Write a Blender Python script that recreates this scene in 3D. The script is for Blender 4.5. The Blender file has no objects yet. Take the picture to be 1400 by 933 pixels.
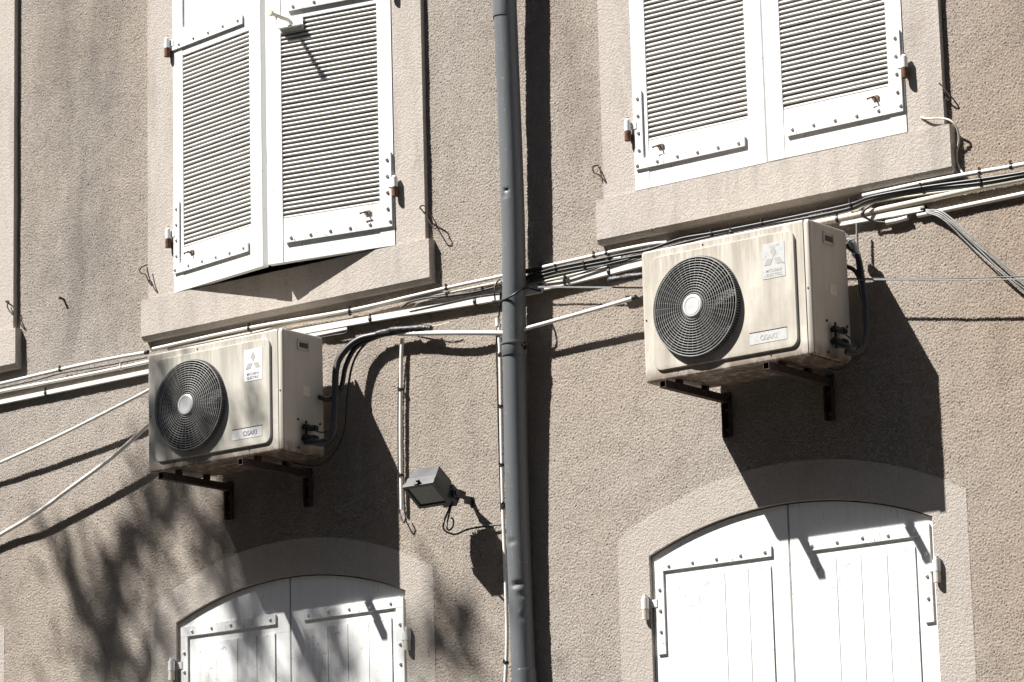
import bpy, bmesh, math, random
import numpy as np
from mathutils import Vector, Matrix

# ------------------------------------------------------------------ camera, world, sun, exposure
sc = bpy.context.scene
C = sc.collection
YAW, PITCH, ROLL, FPX = 0.6543043, 0.2143370, -0.0266529, 4841.76
CAM = Vector((10.6883, -11.6423, 1.5952))
fw = Vector((-math.sin(YAW)*math.cos(PITCH), math.cos(YAW)*math.cos(PITCH), math.sin(PITCH)))
r0 = Vector((math.cos(YAW), math.sin(YAW), 0)); u0 = r0.cross(fw)
RT = math.cos(ROLL)*r0 + math.sin(ROLL)*u0
UP = -math.sin(ROLL)*r0 + math.cos(ROLL)*u0
cam_d = bpy.data.cameras.new('camera'); cam = bpy.data.objects.new('camera', cam_d); C.objects.link(cam)
M3 = Matrix((RT, UP, -fw)).transposed()
cam.matrix_world = Matrix.Translation(CAM) @ M3.to_4x4()
cam_d.sensor_width = 36; cam_d.lens = 36*FPX/1400; cam_d.clip_end = 3000; cam_d.clip_start = .1
sc.camera = cam

SD = Vector((.864, 1, -1.63)).normalized()          # direction the sunlight travels
W = bpy.data.worlds.new('World'); sc.world = W; W.use_nodes = True
nt = W.node_tree; bg = nt.nodes['Background']; sky = nt.nodes.new('ShaderNodeTexSky')
sky.sky_type = 'NISHITA'; sky.sun_disc = False
sky.sun_elevation = math.asin(-SD.z); sky.sun_rotation = math.atan2(-SD.x, -SD.y) % (2*math.pi)
sky.air_density = 1.0; sky.dust_density = 1.2
nt.links.new(sky.outputs[0], bg.inputs[0]); bg.inputs[1].default_value = .05
sl = bpy.data.lights.new('sun', 'SUN'); so = bpy.data.objects.new('sun', sl); C.objects.link(so)
sl.energy = 5.0; sl.angle = math.radians(.53); sl.color = (1, .975, .935)
so.rotation_euler = SD.to_track_quat('-Z', 'Y').to_euler(); so.location = (-20, -24, 40)
sc.view_settings.view_transform = 'Standard'; sc.view_settings.look = 'None'
sc.view_settings.gamma = 1; sc.view_settings.use_curve_mapping = False
sc.view_settings.exposure = 1.15

def at(px, py, d=0.0):
    """point on the plane d metres in front of the wall that the photo's pixel shows"""
    q = RT*((px-700)/FPX) - UP*((py-466.5)/FPX) + fw
    return CAM + q*((-d-CAM.y)/q.y)

random.seed(7)

# ------------------------------------------------------------------ materials
MATS = {}
def nodes(name):
    m = bpy.data.materials.new(name); m.use_nodes = True
    t = m.node_tree; b = t.nodes['Principled BSDF']; MATS[name] = m
    return m, t, b
def N(t, kind, **kw):
    n = t.nodes.new(kind)
    for k, v in kw.items():
        if k in n.inputs.keys() if hasattr(n.inputs, 'keys') else False: n.inputs[k].default_value = v
        else: setattr(n, k, v)
    return n
def noise(t, vec, scale, detail=4, rough=.6):
    n = t.nodes.new('ShaderNodeTexNoise'); n.inputs['Scale'].default_value = scale
    n.inputs['Detail'].default_value = detail; n.inputs['Roughness'].default_value = rough
    t.links.new(vec, n.inputs['Vector']); return n.outputs['Fac']
def coords(t, scale=(1, 1, 1), kind='Object'):
    c = t.nodes.new('ShaderNodeTexCoord'); mp = t.nodes.new('ShaderNodeMapping')
    mp.inputs['Scale'].default_value = scale; t.links.new(c.outputs[kind], mp.inputs[0]); return mp.outputs[0]
def ramp(t, fac, a, b, ca=(0, 0, 0, 1), cb=(1, 1, 1, 1)):
    r = t.nodes.new('ShaderNodeValToRGB'); r.color_ramp.elements[0].position = a; r.color_ramp.elements[1].position = b
    r.color_ramp.elements[0].color = ca; r.color_ramp.elements[1].color = cb
    t.links.new(fac, r.inputs[0]); return r.outputs[0]
def mix(t, fac, a, b, mode='MIX'):
    m = t.nodes.new('ShaderNodeMix'); m.data_type = 'RGBA'; m.blend_type = mode
    for s, v in ((m.inputs[0], fac), (m.inputs[6], a), (m.inputs[7], b)):
        if isinstance(v, (int, float)): s.default_value = v
        elif isinstance(v, tuple): s.default_value = v if len(v) == 4 else (*v, 1)
        else: t.links.new(v, s)
    return m.outputs[2]
def mul(t, a, b):
    m = t.nodes.new('ShaderNodeMath'); m.operation = 'MULTIPLY'
    for s, v in ((m.inputs[0], a), (m.inputs[1], b)):
        if isinstance(v, (int, float)): s.default_value = v
        else: t.links.new(v, s)
    return m.outputs[0]
def bump(t, b, h, dist, strength=1.0):
    n = t.nodes.new('ShaderNodeBump'); n.inputs['Distance'].default_value = dist; n.inputs['Strength'].default_value = strength
    t.links.new(h, n.inputs['Height']); t.links.new(n.outputs[0], b.inputs['Normal'])

def mat_roughcast():
    m, t, b = nodes('roughcast')
    v = coords(t); vs = coords(t, (1.6, 1, .35))
    grain = noise(t, v, 130, 3, .7)
    big = noise(t, vs, 1.7, 4, .6)
    c = mix(t, ramp(t, grain, .3, .7), (.300, .266, .233), (.425, .383, .341))
    warm = noise(t, v, .55, 2)
    c = mix(t, ramp(t, warm, .4, .62), c, (1.0, .96, .915), 'MULTIPLY')
    c = mix(t, mul(t, ramp(t, big, .52, .78), .55), c, (.185, .155, .135))
    # rising streaks of soot where water has run between the windows
    sx = t.nodes.new('ShaderNodeSeparateXYZ'); t.links.new(coords(t), sx.inputs[0])
    def band(x, w):
        a = t.nodes.new('ShaderNodeMath'); a.operation = 'SUBTRACT'; t.links.new(sx.outputs[0], a.inputs[0]); a.inputs[1].default_value = x
        a2 = t.nodes.new('ShaderNodeMath'); a2.operation = 'ABSOLUTE'; t.links.new(a.outputs[0], a2.inputs[0])
        mr = t.nodes.new('ShaderNodeMapRange'); mr.inputs[1].default_value = w; mr.inputs[2].default_value = 0
        t.links.new(a2.outputs[0], mr.inputs[0]); return mr.outputs[0]
    def rise(z0, z1):
        mr = t.nodes.new('ShaderNodeMapRange'); mr.inputs[1].default_value = z0; mr.inputs[2].default_value = z1
        mr.interpolation_type = 'SMOOTHSTEP'
        t.links.new(sx.outputs[2], mr.inputs[0]); return mr.outputs[0]
    streak = noise(t, coords(t, (2.6, 1, .8)), 1.6, 4)
    rt = t.nodes.new('ShaderNodeMapRange'); rt.inputs[1].default_value = 3.7; rt.inputs[2].default_value = 4.2; t.links.new(sx.outputs[0], rt.inputs[0])
    c = mix(t, mul(t, rt.outputs[0], .8), c, (.90, .83, .775), 'MULTIPLY')
    st = mul(t, mul(t, band(-.78, .50), rise(4.9, 5.3)), ramp(t, streak, .34, .62))
    c = mix(t, mul(t, st, .58), c, (.10, .09, .085))
    t.links.new(c, b.inputs['Base Color']); b.inputs['Roughness'].default_value = .95; b.inputs['Specular IOR Level'].default_value = .15
    bump(t, b, noise(t, v, 230, 3, .75), .003, .9)
    return m
def mat_render(name, c1, c2, dirt=.35, sc_=110, dist=.0022):
    m, t, b = nodes(name)
    v = coords(t)
    g = noise(t, v, sc_, 3, .7)
    c = mix(t, ramp(t, g, .3, .7), c1, c2)
    st = noise(t, coords(t, (4, 1, .8)), 1.9, 5, .65)
    c = mix(t, mul(t, ramp(t, st, .48, .8), dirt*1.5), c, tuple(x*.45 for x in c1))
    sp = noise(t, v, 9, 4, .7)
    c = mix(t, mul(t, ramp(t, sp, .62, .78), .3), c, (.36, .22, .13))
    t.links.new(c, b.inputs['Base Color']); b.inputs['Roughness'].default_value = .9; b.inputs['Specular IOR Level'].default_value = .2
    bump(t, b, g, dist, 1)
    return m
def mat_paint(name, col, dirtcol=(.45, .43, .39), dirt=.3, rough=.5, streak=(14, 14, 1.2), wear=None):
    m, t, b = nodes(name)
    v = coords(t); s = noise(t, coords(t, streak), 3, 5, .6)
    c = mix(t, mul(t, ramp(t, s, .5, .75), dirt), col, dirtcol)
    f = noise(t, v, 60, 3, .7)
    c = mix(t, mul(t, ramp(t, f, .66, .72), dirt), c, tuple(x*.4 for x in dirtcol))
    ck = noise(t, coords(t, (34, 34, 1.5)), 3, 5, .75)
    c = mix(t, mul(t, ramp(t, ck, .625, .65), min(1, dirt*2.2)), c, (.20, .19, .175))
    chip = noise(t, v, 38, 6, .8)
    c = mix(t, mul(t, ramp(t, chip, .62, .64), min(1, dirt*2.5)), c, (.22, .20, .18))
    if wear:
        f2 = noise(t, v, 17, 6, .75)
        c = mix(t, ramp(t, f2, .60, .66), c, wear)
    t.links.new(c, b.inputs['Base Color']); b.inputs['Roughness'].default_value = rough
    bump(t, b, noise(t, coords(t, (6, 6, .8)), 14, 4, .6), .0012, .6)
    return m
def mat_rust(name='rusty iron', a=(.045, .026, .018), b_=(.19, .075, .035)):
    m, t, b = nodes(name); v = coords(t)
    f = noise(t, v, 40, 5, .7)
    t.links.new(mix(t, ramp(t, f, .35, .65), a, b_), b.inputs['Base Color'])
    b.inputs['Roughness'].default_value = .85; b.inputs['Metallic'].default_value = .15
    bump(t, b, f, .002, .8); return m
def mat_case(name, cream, grime, amount):
    m, t, b = nodes(name); v = coords(t)
    s = noise(t, coords(t, (8, 8, 1.3)), 1.7, 4, .6)
    s2 = noise(t, coords(t, (24, 24, 2.2)), 3.0, 6, .7)
    blot = noise(t, v, 3.1, 5, .6)
    c = mix(t, mul(t, ramp(t, s, .34, .78), amount), cream, grime)
    c = mix(t, mul(t, ramp(t, s2, .50, .70), amount*.22), c, tuple(x*.8 for x in grime))
    c = mix(t, mul(t, ramp(t, blot, .52, .72), amount*.7), c, grime)
    # rust and black grime gathered along the lowest edge and under the top edge
    sx = t.nodes.new('ShaderNodeSeparateXYZ'); t.links.new(v, sx.inputs[0])
    def low(z1, z0):
        mr = t.nodes.new('ShaderNodeMapRange'); mr.inputs[1].default_value = z1; mr.inputs[2].default_value = z0
        t.links.new(sx.outputs[2], mr.inputs[0]); return mr.outputs[0]
    e = noise(t, coords(t, (18, 18, 10)), 1.5, 5, .7)
    c = mix(t, mul(t, low(.06, .0), ramp(t, e, .22, .50)), c, (.11, .07, .045))
    c = mix(t, mul(t, mul(t, low(.36, .53), ramp(t, s2, .42, .6)), amount*.5), c, (.27, .22, .17))
    speck = noise(t, v, 95, 2, .5)
    c = mix(t, mul(t, ramp(t, speck, .70, .74), .5), c, (.12, .10, .08))
    t.links.new(c, b.inputs['Base Color']); b.inputs['Roughness'].default_value = .48; b.inputs['Specular IOR Level'].default_value = .4
    bump(t, b, blot, .002, .25); return m
def mat_plain(name, col, rough=.5, metal=0.0, var=.25, scale=30):
    m, t, b = nodes(name); f = noise(t, coords(t), scale, 4, .6)
    t.links.new(mix(t, ramp(t, f, .3, .75), tuple(x*(1-var) for x in col), tuple(min(1, x*(1+var)) for x in col)), b.inputs['Base Color'])
    b.inputs['Roughness'].default_value = rough; b.inputs['Metallic'].default_value = metal; return m

m_wall = mat_roughcast()
m_sur = mat_render('smooth render', (.395, .352, .312), (.51, .460, .412), .35, 120, .0045)
m_arch = mat_render('arch render', (.375, .335, .294), (.475, .43, .382), .12, 120, .006)
m_white = mat_paint('white shutter paint', (.78, .78, .765), (.50, .47, .42), .25, .5)
m_iron_w = mat_paint('white painted iron', (.76, .76, .75), (.40, .34, .28), .45, .45)
m_plank = mat_paint('white plank paint', (.76, .76, .75), (.42, .38, .33), .35, .5)
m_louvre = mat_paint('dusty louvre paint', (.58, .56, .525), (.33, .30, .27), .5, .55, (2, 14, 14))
m_rust = mat_rust()
m_black_iron = mat_rust('dark bracket iron', (.016, .012, .011), (.065, .034, .022))
m_caseL = mat_case('dusty cream casing', (.56, .53, .465), (.30, .285, .245), .85)
m_caseR = mat_case('grimy cream casing', (.60, .56, .485), (.34, .30, .25), 1.0)
m_side = mat_case('cream side panel', (.50, .46, .395), (.36, .315, .26), .45)
m_grille = mat_plain('grille plastic', (.27, .265, .25), .5, 0, .3, 25)
m_grille_rim = mat_plain('grille rim plastic', (.16, .155, .145), .6, 0, .3, 25)
m_dark = mat_plain('dark cavity', (.012, .012, .013), .8)
m_blade = mat_plain('fan blade plastic', (.03, .03, .033), .5)
m_badge = mat_plain('silver badge', (.66, .66, .65), .35, .2, .08)
m_foil = mat_paint('label foil', (.53, .53, .52), (.36, .35, .33), .7, .4, (20, 20, 20))
m_mark = mat_plain('faded mark print', (.40, .39, .36), .5, 0, .12)
m_markdark = mat_plain('plate print', (.15, .16, .18), .5, 0, .3)
m_black = mat_plain('black rubber', (.014, .014, .015), .42, 0, .3)
m_tape = mat_plain('wrapped black tape', (.022, .021, .021), .5, 0, .5, 60)
m_pvc = mat_paint('white pvc', (.72, .70, .655), (.42, .37, .30), .35, .4, (1.5, 6, 6))
m_pvc2 = mat_paint('yellowed pvc', (.60, .55, .45), (.38, .31, .22), .4, .45, (1.5, 6, 6))
m_grey_cable = mat_plain('grey cable', (.22, .22, .21), .45)
m_green_cable = mat_plain('green grey cable', (.10, .125, .10), .45)
m_zinc = mat_paint('grey painted zinc', (.118, .126, .132), (.09, .09, .09), .5, .42, (8, 8, .5))
m_silver = mat_plain('foil wrap', (.5, .5, .5), .35, .7, .4, 70)
m_brass = mat_plain('tarnished brass', (.10, .075, .04), .4, .8, .4)
m_cast = mat_plain('grey lamp housing', (.055, .057, .06), .6, .0, .15)
m_lampdark = mat_plain('lamp frame black', (.02, .02, .021), .45)
m_glass, t_, b_ = nodes('lamp glass'); b_.inputs['Base Color'].default_value = (.07, .075, .05, 1); b_.inputs['Roughness'].default_value = .2
m_pane, t_, b_ = nodes('window glass'); b_.inputs['Base Color'].default_value = (.03, .035, .04, 1); b_.inputs['Roughness'].default_value = .05
m_asphalt = mat_render('asphalt', (.045, .045, .046), (.062, .06, .058), .2, 60, .004)
m_paving = mat_render('paving', (.12, .115, .105), (.16, .15, .14), .2, 40, .003)
m_kerb = mat_render('kerb stone', (.20, .19, .18), (.26, .25, .23), .2, 40, .003)
m_blocker = mat_render('dark blocker stone', (.16, .13, .10), (.22, .185, .15))  # wall of the added, unseen house across the street
m_roof = mat_render('roof tile', (.22, .11, .07), (.30, .16, .10), .3, 20, .01)
m_bark = mat_rust('bark', (.06, .045, .03), (.13, .10, .07))
m_leaf = mat_plain('leaf', (.045, .075, .02), .6, 0, .4, 3)

# ------------------------------------------------------------------ mesh helpers
def link(name, bm, mat, parent=None, smooth=False, bevel=0, seg=1, label=None):
    if bevel:
        es = [e for e in bm.edges if len(e.link_faces) == 2 and e.calc_face_angle(0) > .6]
        bmesh.ops.bevel(bm, geom=es, offset=bevel, segments=seg, profile=.6, affect='EDGES', clamp_overlap=True)
    bmesh.ops.recalc_face_normals(bm, faces=bm.faces)
    me = bpy.data.meshes.new(name); bm.to_mesh(me); bm.free()
    me.materials.append(mat)
    if smooth:
        for p in me.polygons: p.use_smooth = True
    o = bpy.data.objects.new(name, me); C.objects.link(o)
    if smooth == 'auto':
        me.set_sharp_from_angle(angle=math.radians(38))
    if parent: o.parent = parent
    if label: o['label'] = label
    return o
def tag(o, label, cat, group=None, kind=None):
    if label: o['label'] = label
    if cat: o['category'] = cat
    if group: o['group'] = group
    if kind: o['kind'] = kind
    return o
def thing(name, label, cat, loc=(0, 0, 0), rz=0, group=None):
    o = bpy.data.objects.new(name, None); C.objects.link(o); o.location = loc; o.rotation_euler = (0, 0, rz)
    o.empty_display_size = .1
    return tag(o, label, cat, group)
def box(bm, x0, x1, y0, y1, z0, z1, mtx=None):
    vs = [bm.verts.new((x, y, z)) for x in (x0, x1) for y in (y0, y1) for z in (z0, z1)]
    if mtx:
        for v in vs: v.co = mtx @ v.co
    for f in ((0, 1, 3, 2), (4, 6, 7, 5), (0, 4, 5, 1), (2, 3, 7, 6), (0, 2, 6, 4), (1, 5, 7, 3)):
        bm.faces.new([vs[i] for i in f])
def prism(bm, poly, y0, y1):
    """outline in x,z extruded along y"""
    a = [bm.verts.new((x, y0, z)) for x, z in poly]; b = [bm.verts.new((x, y1, z)) for x, z in poly]
    bm.faces.new(a); bm.faces.new(b[::-1]); n = len(poly)
    for i in range(n): bm.faces.new((a[i], b[i], b[(i+1) % n], a[(i+1) % n]))
def strip(bm, A, B, y0, y1):
    """solid between two outlines A and B (lists of x,z of equal length), from y0 to y1"""
    n = len(A); L = [[bm.verts.new((x, y, z)) for x, z in P] for P in (A, B) for y in (y0, y1)]
    for i in range(n-1):
        bm.faces.new((L[0][i], L[0][i+1], L[2][i+1], L[2][i])); bm.faces.new((L[1][i], L[3][i], L[3][i+1], L[1][i+1]))
        bm.faces.new((L[0][i], L[1][i], L[1][i+1], L[0][i+1])); bm.faces.new((L[2][i], L[2][i+1], L[3][i+1], L[3][i]))
    for i in (0, n-1): bm.faces.new((L[0][i], L[2][i], L[3][i], L[1][i]))
def cr(pts, n=8):
    """Catmull-Rom through pts"""
    P = [Vector(p) for p in pts]
    if len(P) < 3:
        return [P[0].lerp(P[1], i/n) for i in range(n+1)]
    P = [2*P[0]-P[1]] + P + [2*P[-1]-P[-2]]; out = []
    for i in range(1, len(P)-2):
        a, b, c, d = P[i-1:i+3]
        for k in range(n):
            t = k/n
            out.append(.5*((2*b)+(c-a)*t+(2*a-5*b+4*c-d)*t*t+(3*b-a-3*c+d)*t**3))
    out.append(P[-2]); return out
def sweep(bm, pts, prof, cap=True, n0=None):
    rings = []; n0 = Vector(n0 or (0, -1, 0)); L = len(pts); pr = callable(prof)
    for i, p in enumerate(pts):
        t = (pts[min(i+1, L-1)] - pts[max(i-1, 0)]).normalized()
        n = n0 - t*n0.dot(t)
        if n.length < .05: n = Vector((0, 0, 1)) - t*t.z
        n.normalize(); n0 = n; b = t.cross(n)
        pf = prof(i/(L-1)) if pr else prof
        rings.append([bm.verts.new(p + n*u + b*w) for u, w in pf])
    k = len(rings[0])
    for a, c in zip(rings, rings[1:]):
        for j in range(k): bm.faces.new((a[j], a[(j+1) % k], c[(j+1) % k], c[j]))
    if cap: bm.faces.new(rings[0][::-1]); bm.faces.new(rings[-1])
def circ(r, k=10): return [(r*math.cos(2*math.pi*i/k), r*math.sin(2*math.pi*i/k)) for i in range(k)]
def rect(a, b): return [(-a/2, -b/2), (a/2, -b/2), (a/2, b/2), (-a/2, b/2)]
def cyl(bm, a, b, r, r2=None, k=16):
    a = Vector(a); b = Vector(b); r2 = r if r2 is None else r2
    sweep(bm, [a, b], lambda t: circ(r+(r2-r)*t, k))
def ball(bm, c, r, u=8, v=6, sc_=(1, 1, 1)):
    bmesh.ops.create_uvsphere(bm, u_segments=u, v_segments=v, radius=r, matrix=Matrix.Translation(c) @ Matrix.Diagonal((*sc_, 1)))
def dup(o, parent, loc):
    c = o.copy(); C.objects.link(c); c.parent = parent; c.location = loc; return c
def arc(x0, x1, zs, za, n=24):
    xc = (x0+x1)/2; h = (x1-x0)/2; s = za-zs; R = (h*h+s*s)/(2*s)
    out = []; th = math.asin(h/R)
    for i in range(n+1):
        a = -th+2*th*i/n; out.append((xc+R*math.sin(a), za-R+R*math.cos(a)))
    return out
def arcz(x, x0, x1, zs, za):
    xc = (x0+x1)/2; h = (x1-x0)/2; s = za-zs; R = (h*h+s*s)/(2*s); return za-R+math.sqrt(max(0, R*R-(x-xc)**2))

# ------------------------------------------------------------------ ground
bm = bmesh.new(); box(bm, -600, 600, -600, 600, -.5, 0); tag(link('ground', bm, m_asphalt), None, None, None, 'structure')
bm = bmesh.new(); box(bm, -30, 40, -2.6, .3, .004, .13); tag(link('pavement', bm, m_paving), None, None, None, 'structure')
bm = bmesh.new(); box(bm, -30, 40, -2.75, -2.603, .004, .14); tag(link('kerb', bm, m_kerb, bevel=.01), None, None, None, 'structure')

# ------------------------------------------------------------------ the house
m_darkwood = mat_plain('dark window wood', (.05, .035, .025), .6)
house = thing('house', 'beige roughcast house front with pale window surrounds', 'house')
UPW = [(.498, 5.300), (3.109, 5.308)]               # upper windows: centre x, sill top z
LOW = [(.482, 3.79, 3.925), (3.103, 3.79, 3.925)]   # lower windows: centre x, springing z, crown z
FAR = -2.035; LOWF = -2.11
OW = .66                                            # half opening
openings = []
for cx, z in UPW+[(FAR, 5.30)]: openings.append((cx-OW, cx+OW, z-.02, 7.35, None))
for cx, zs, za in LOW+[(LOWF, 3.79, 3.925)]: openings.append((cx-.669, cx+.669, 1.4, zs, za))

# wall sheet of roughcast: real relief in the region the photo shows
X0, X1, Z0, Z1, ST = -2.1, 4.9, 2.8, 7.2, .004
nx = int(round((X1-X0)/ST))+1; nz = int(round((Z1-Z0)/ST))+1
rng = np.random.default_rng(3)
def band_noise(lo, hi):
    f = np.fft.rfft2(rng.standard_normal((nz, nx)))
    kz = np.fft.fftfreq(nz, ST)[:, None]; kx = np.fft.rfftfreq(nx, ST)[None, :]
    k = np.sqrt(kz**2+kx**2); f *= np.exp(-(k*lo)**2)*(1-np.exp(-(k*hi)**2))
    a = np.fft.irfft2(f, s=(nz, nx)); return a/a.std()
g = band_noise(.0048, .0095)
h = np.tanh(g*.9+.35)*.0028 + np.clip(band_noise(.008, .02), -2, 2)*.0004 + band_noise(.15, .6)*.0006
xs = np.linspace(X0, X1, nx); zs_ = np.linspace(Z0, Z1, nz)
GX, GZ = np.meshgrid(xs, zs_)
Y = -.0028 - h
edge = np.minimum.reduce([GX-X0, X1-GX, GZ-Z0, Z1-GZ]); Y = np.where(edge < .02, 0, Y)
def in_arch(cx, half, zs, za, low):
    xr = GX-cx; s = za-zs; R = (half**2+s*s)/(2*s)
    top = za-R+np.sqrt(np.maximum(0, R*R-xr**2)); return (np.abs(xr) < half) & (GZ < top) & (GZ > low)
hole = np.zeros_like(GX, bool); under = np.zeros_like(GX, bool)
for cx, z in UPW+[(FAR, 5.30)]:
    hole |= (np.abs(GX-cx) < OW+.03) & (GZ > z-.05)
    under |= ((np.abs(GX-cx) < .825) & (GZ > z)) | ((np.abs(GX-cx) < .85) & (np.abs(GZ-z+.095) < .09))
for cx, zs, za in LOW+[(LOWF, 3.79, 3.925)]:
    hole |= in_arch(cx, .69, zs, za+.015, 1.2)
    under |= in_arch(cx, .819, 3.873, 4.081, 1.2)
Y = np.where(under, .010, Y)
co = np.stack([GX, Y, GZ], -1).reshape(-1, 3).astype(np.float32)
idx = np.arange(nx*nz).reshape(nz, nx)
hq = hole[:-1, :-1] & hole[1:, :-1] & hole[:-1, 1:] & hole[1:, 1:]
q = np.stack([idx[:-1, :-1], idx[:-1, 1:], idx[1:, 1:], idx[1:, :-1]], -1)[~hq]
me = bpy.data.meshes.new('wall'); me.vertices.add(len(co)); me.vertices.foreach_set('co', co.ravel())
me.loops.add(q.size); me.loops.foreach_set('vertex_index', q.ravel().astype(np.int32))
me.polygons.add(len(q)); me.polygons.foreach_set('loop_start', np.arange(0, q.size, 4, dtype=np.int32))
me.polygons.foreach_set('use_smooth', np.ones(len(q), bool))
me.update(calc_edges=True); me.materials.append(m_wall)
wo = bpy.data.objects.new('wall', me); C.objects.link(wo); wo.parent = house
# the rest of the building beyond the picture
bm = bmesh.new()
def quad(x0, x1, z0, z1, y=0.0): bm.faces.new([bm.verts.new(v) for v in ((x0, y, z0), (x1, y, z0), (x1, y, z1), (x0, y, z1))])
quad(-12, X0, 0, 9.5); quad(X1, 14, 0, 9.5); quad(X0, X1, Z1, 9.5); 
quad(X0, X1, 0, 1.2)
xsn = [X0] + sum([[cx-.69, cx+.69] for cx in (LOWF, LOW[0][0], LOW[1][0])], []) + [X1]
xsn[1] = X0; xsn[2] = LOWF+.69
for i in range(0, len(xsn)-1, 2):
    if xsn[i+1]-xsn[i] > .01: quad(xsn[i], xsn[i+1], 1.2, Z0)
for a, b in ((-12, -12), (14, 14)):
    bm.faces.new([bm.verts.new(v) for v in ((a, 0, 0), (a, 9, 0), (a, 9, 9.5), (a, 0, 9.5))])
bm.faces.new([bm.verts.new(v) for v in ((-12, 9, 0), (14, 9, 0), (14, 9, 9.5), (-12, 9, 9.5))])
link('outer_wall', bm, m_wall, house)
bm = bmesh.new(); box(bm, -12.2, 14.2, -.15, 9.3, 9.5, 9.7); link('roof', bm, m_roof, house)

def wcx(c): return [(c-OW), (c+OW)]
for k, (cx, z) in enumerate(UPW+[(FAR, 5.30)]):
    bm = bmesh.new()
    for s in (-1, 1):
        xa, xb = sorted((cx+s*OW, cx+s*.825)); box(bm, xa, xb, -.03, .24, z+.0005, 7.35)
    box(bm, cx-.825, cx+.825, -.03, .24, 7.352, 7.6)
    link('window_surround', bm, m_sur, house, bevel=.006, seg=2)
    bm = bmesh.new(); prof = [(-.046, z), (-.046, z-.172), (-.030, z-.192), (.24, z-.192), (.24, z)]
    vs = [[bm.verts.new((cx+s*.856, y, zz)) for y, zz in prof] for s in (-1, 1)]
    bm.faces.new(vs[0]); bm.faces.new(vs[1][::-1])
    for i in range(5): bm.faces.new((vs[0][i], vs[1][i], vs[1][(i+1) % 5], vs[0][(i+1) % 5]))
    link('window_sill', bm, m_sur, house, bevel=.007, seg=2)
    bm = bmesh.new()
    for s in (-1, 1):
        xa, xb = sorted((cx+s*.02, cx+s*.07)); box(bm, xa, xb, .15, .20, z, 7.35)
        xa, xb = sorted((cx+s*.60, cx+s*.66)); box(bm, xa, xb, .15, .20, z, 7.35)
    for zz in (z+.01, z+.7, z+1.4, 7.28): box(bm, cx-.6, cx+.6, .155, .195, zz, zz+.06)
    w = link('window', bm, m_darkwood, house)
    bm = bmesh.new(); box(bm, cx-.66, cx+.66, .205, .212, z, 7.35); link('pane', bm, m_pane, w)
for k, (cx, zs, za) in enumerate(LOW+[(LOWF, 3.79, 3.925)]):
    bm = bmesh.new()
    inner = arc(cx-.669, cx+.669, zs, za); outer = arc(cx-.825, cx+.825, 3.877, 4.087)
    strip(bm, inner, outer, -.0050, .24)
    for s in (-1, 1):
        xa, xb = sorted((cx+s*.669, cx+s*.825))
        prism(bm, [(xa, 1.2), (xb, 1.2), (xb, 3.877 if s > 0 else zs), (xa, zs if s > 0 else 3.877)], -.0050, .24)
    link('window_surround', bm, m_arch, house, bevel=.0025, seg=2)
    bm = bmesh.new(); box(bm, cx-.69, cx+.69, .15, .20, 1.4, 1.48); box(bm, cx-.03, cx+.03, .15, .20, 1.4, 3.9)
    w = link('window', bm, m_darkwood, house)
    bm = bmesh.new(); box(bm, cx-.68, cx+.68, .205, .212, 1.2, 3.98); link('pane', bm, m_pane, w)

# ------------------------------------------------------------------ shutters
LW = .655; T = .034
stud_me = None
def stud(parent, loc):
    global stud_me
    if stud_me is None:
        bm = bmesh.new(); ball(bm, (0, 0, 0), .0078, 8, 6, (1, .9, 1)); o = link('stud', bm, m_iron_w, parent, smooth=True); stud_me = o
        o.location = loc; return o
    return dup(stud_me, parent, loc)
def iron_L(root, mir, horiz, vert, zs, gap=.092):
    """corner iron: horiz=(x0,x1), zs=(z0,z1) of the horizontal arm, vert=(x0,x1,z0,z1)"""
    X = (lambda x: LW-x) if mir else (lambda x: x)
    y1 = -.0005; y0 = -.0095
    bm = bmesh.new(); xa, xb = sorted((X(horiz[0]), X(horiz[1]))); box(bm, xa, xb, y0, y1, zs[0], zs[1])
    if vert:
        xc, xd = sorted((X(vert[0]), X(vert[1])))
        if vert[3] > zs[1]: box(bm, xc, xd, y0+.0006, y1, zs[1], vert[3])
        if vert[2] < zs[0]: box(bm, xc, xd, y0+.0006, y1, vert[2], zs[0])
    o = link('corner_iron' if vert else 'strap_hinge', bm, m_iron_w, root, bevel=.0015)
    x = horiz[1]-.03; zc = (zs[0]+zs[1])/2
    while x > horiz[0]+.01: stud(o, (X(x), y0-.001, zc+random.uniform(-.003, .003))); x -= gap*1.3
    if vert:
        z = vert[3]-.03
        while z > vert[2]+.015:
            if abs(z-zc) > .04: stud(o, (X((vert[0]+vert[1])/2), y0-.001, z))
            z -= gap*.95
    return o
def barrel(root, mir, z):
    X = LW+.016 if mir else -.016
    bm = bmesh.new(); cyl(bm, (X, -.02, z), (X, -.02, z+.043), .0135); ball(bm, (X, -.02, z+.043), .012)
    xa, xb = sorted((X, LW-.02 if mir else .02)); box(bm, xa, xb, -.012, -.004, z+.006, z+.036)
    link('hinge', bm, m_iron_w, root, smooth='auto')
def pin(loc, mat=None, up=False):
    x, y, z = loc; s = 1
    bm = bmesh.new(); cyl(bm, (x, y, z-.042), (x, y, z-.001), .0145); box(bm, x-.006, x+.006, y+.002, y+.07, z-.038, z-.012)
    cyl(bm, (x, y, z-.003), (x, y, z+.058), .006)
    link('hinge_pin', bm, mat or m_rust, house, smooth='auto')
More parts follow.
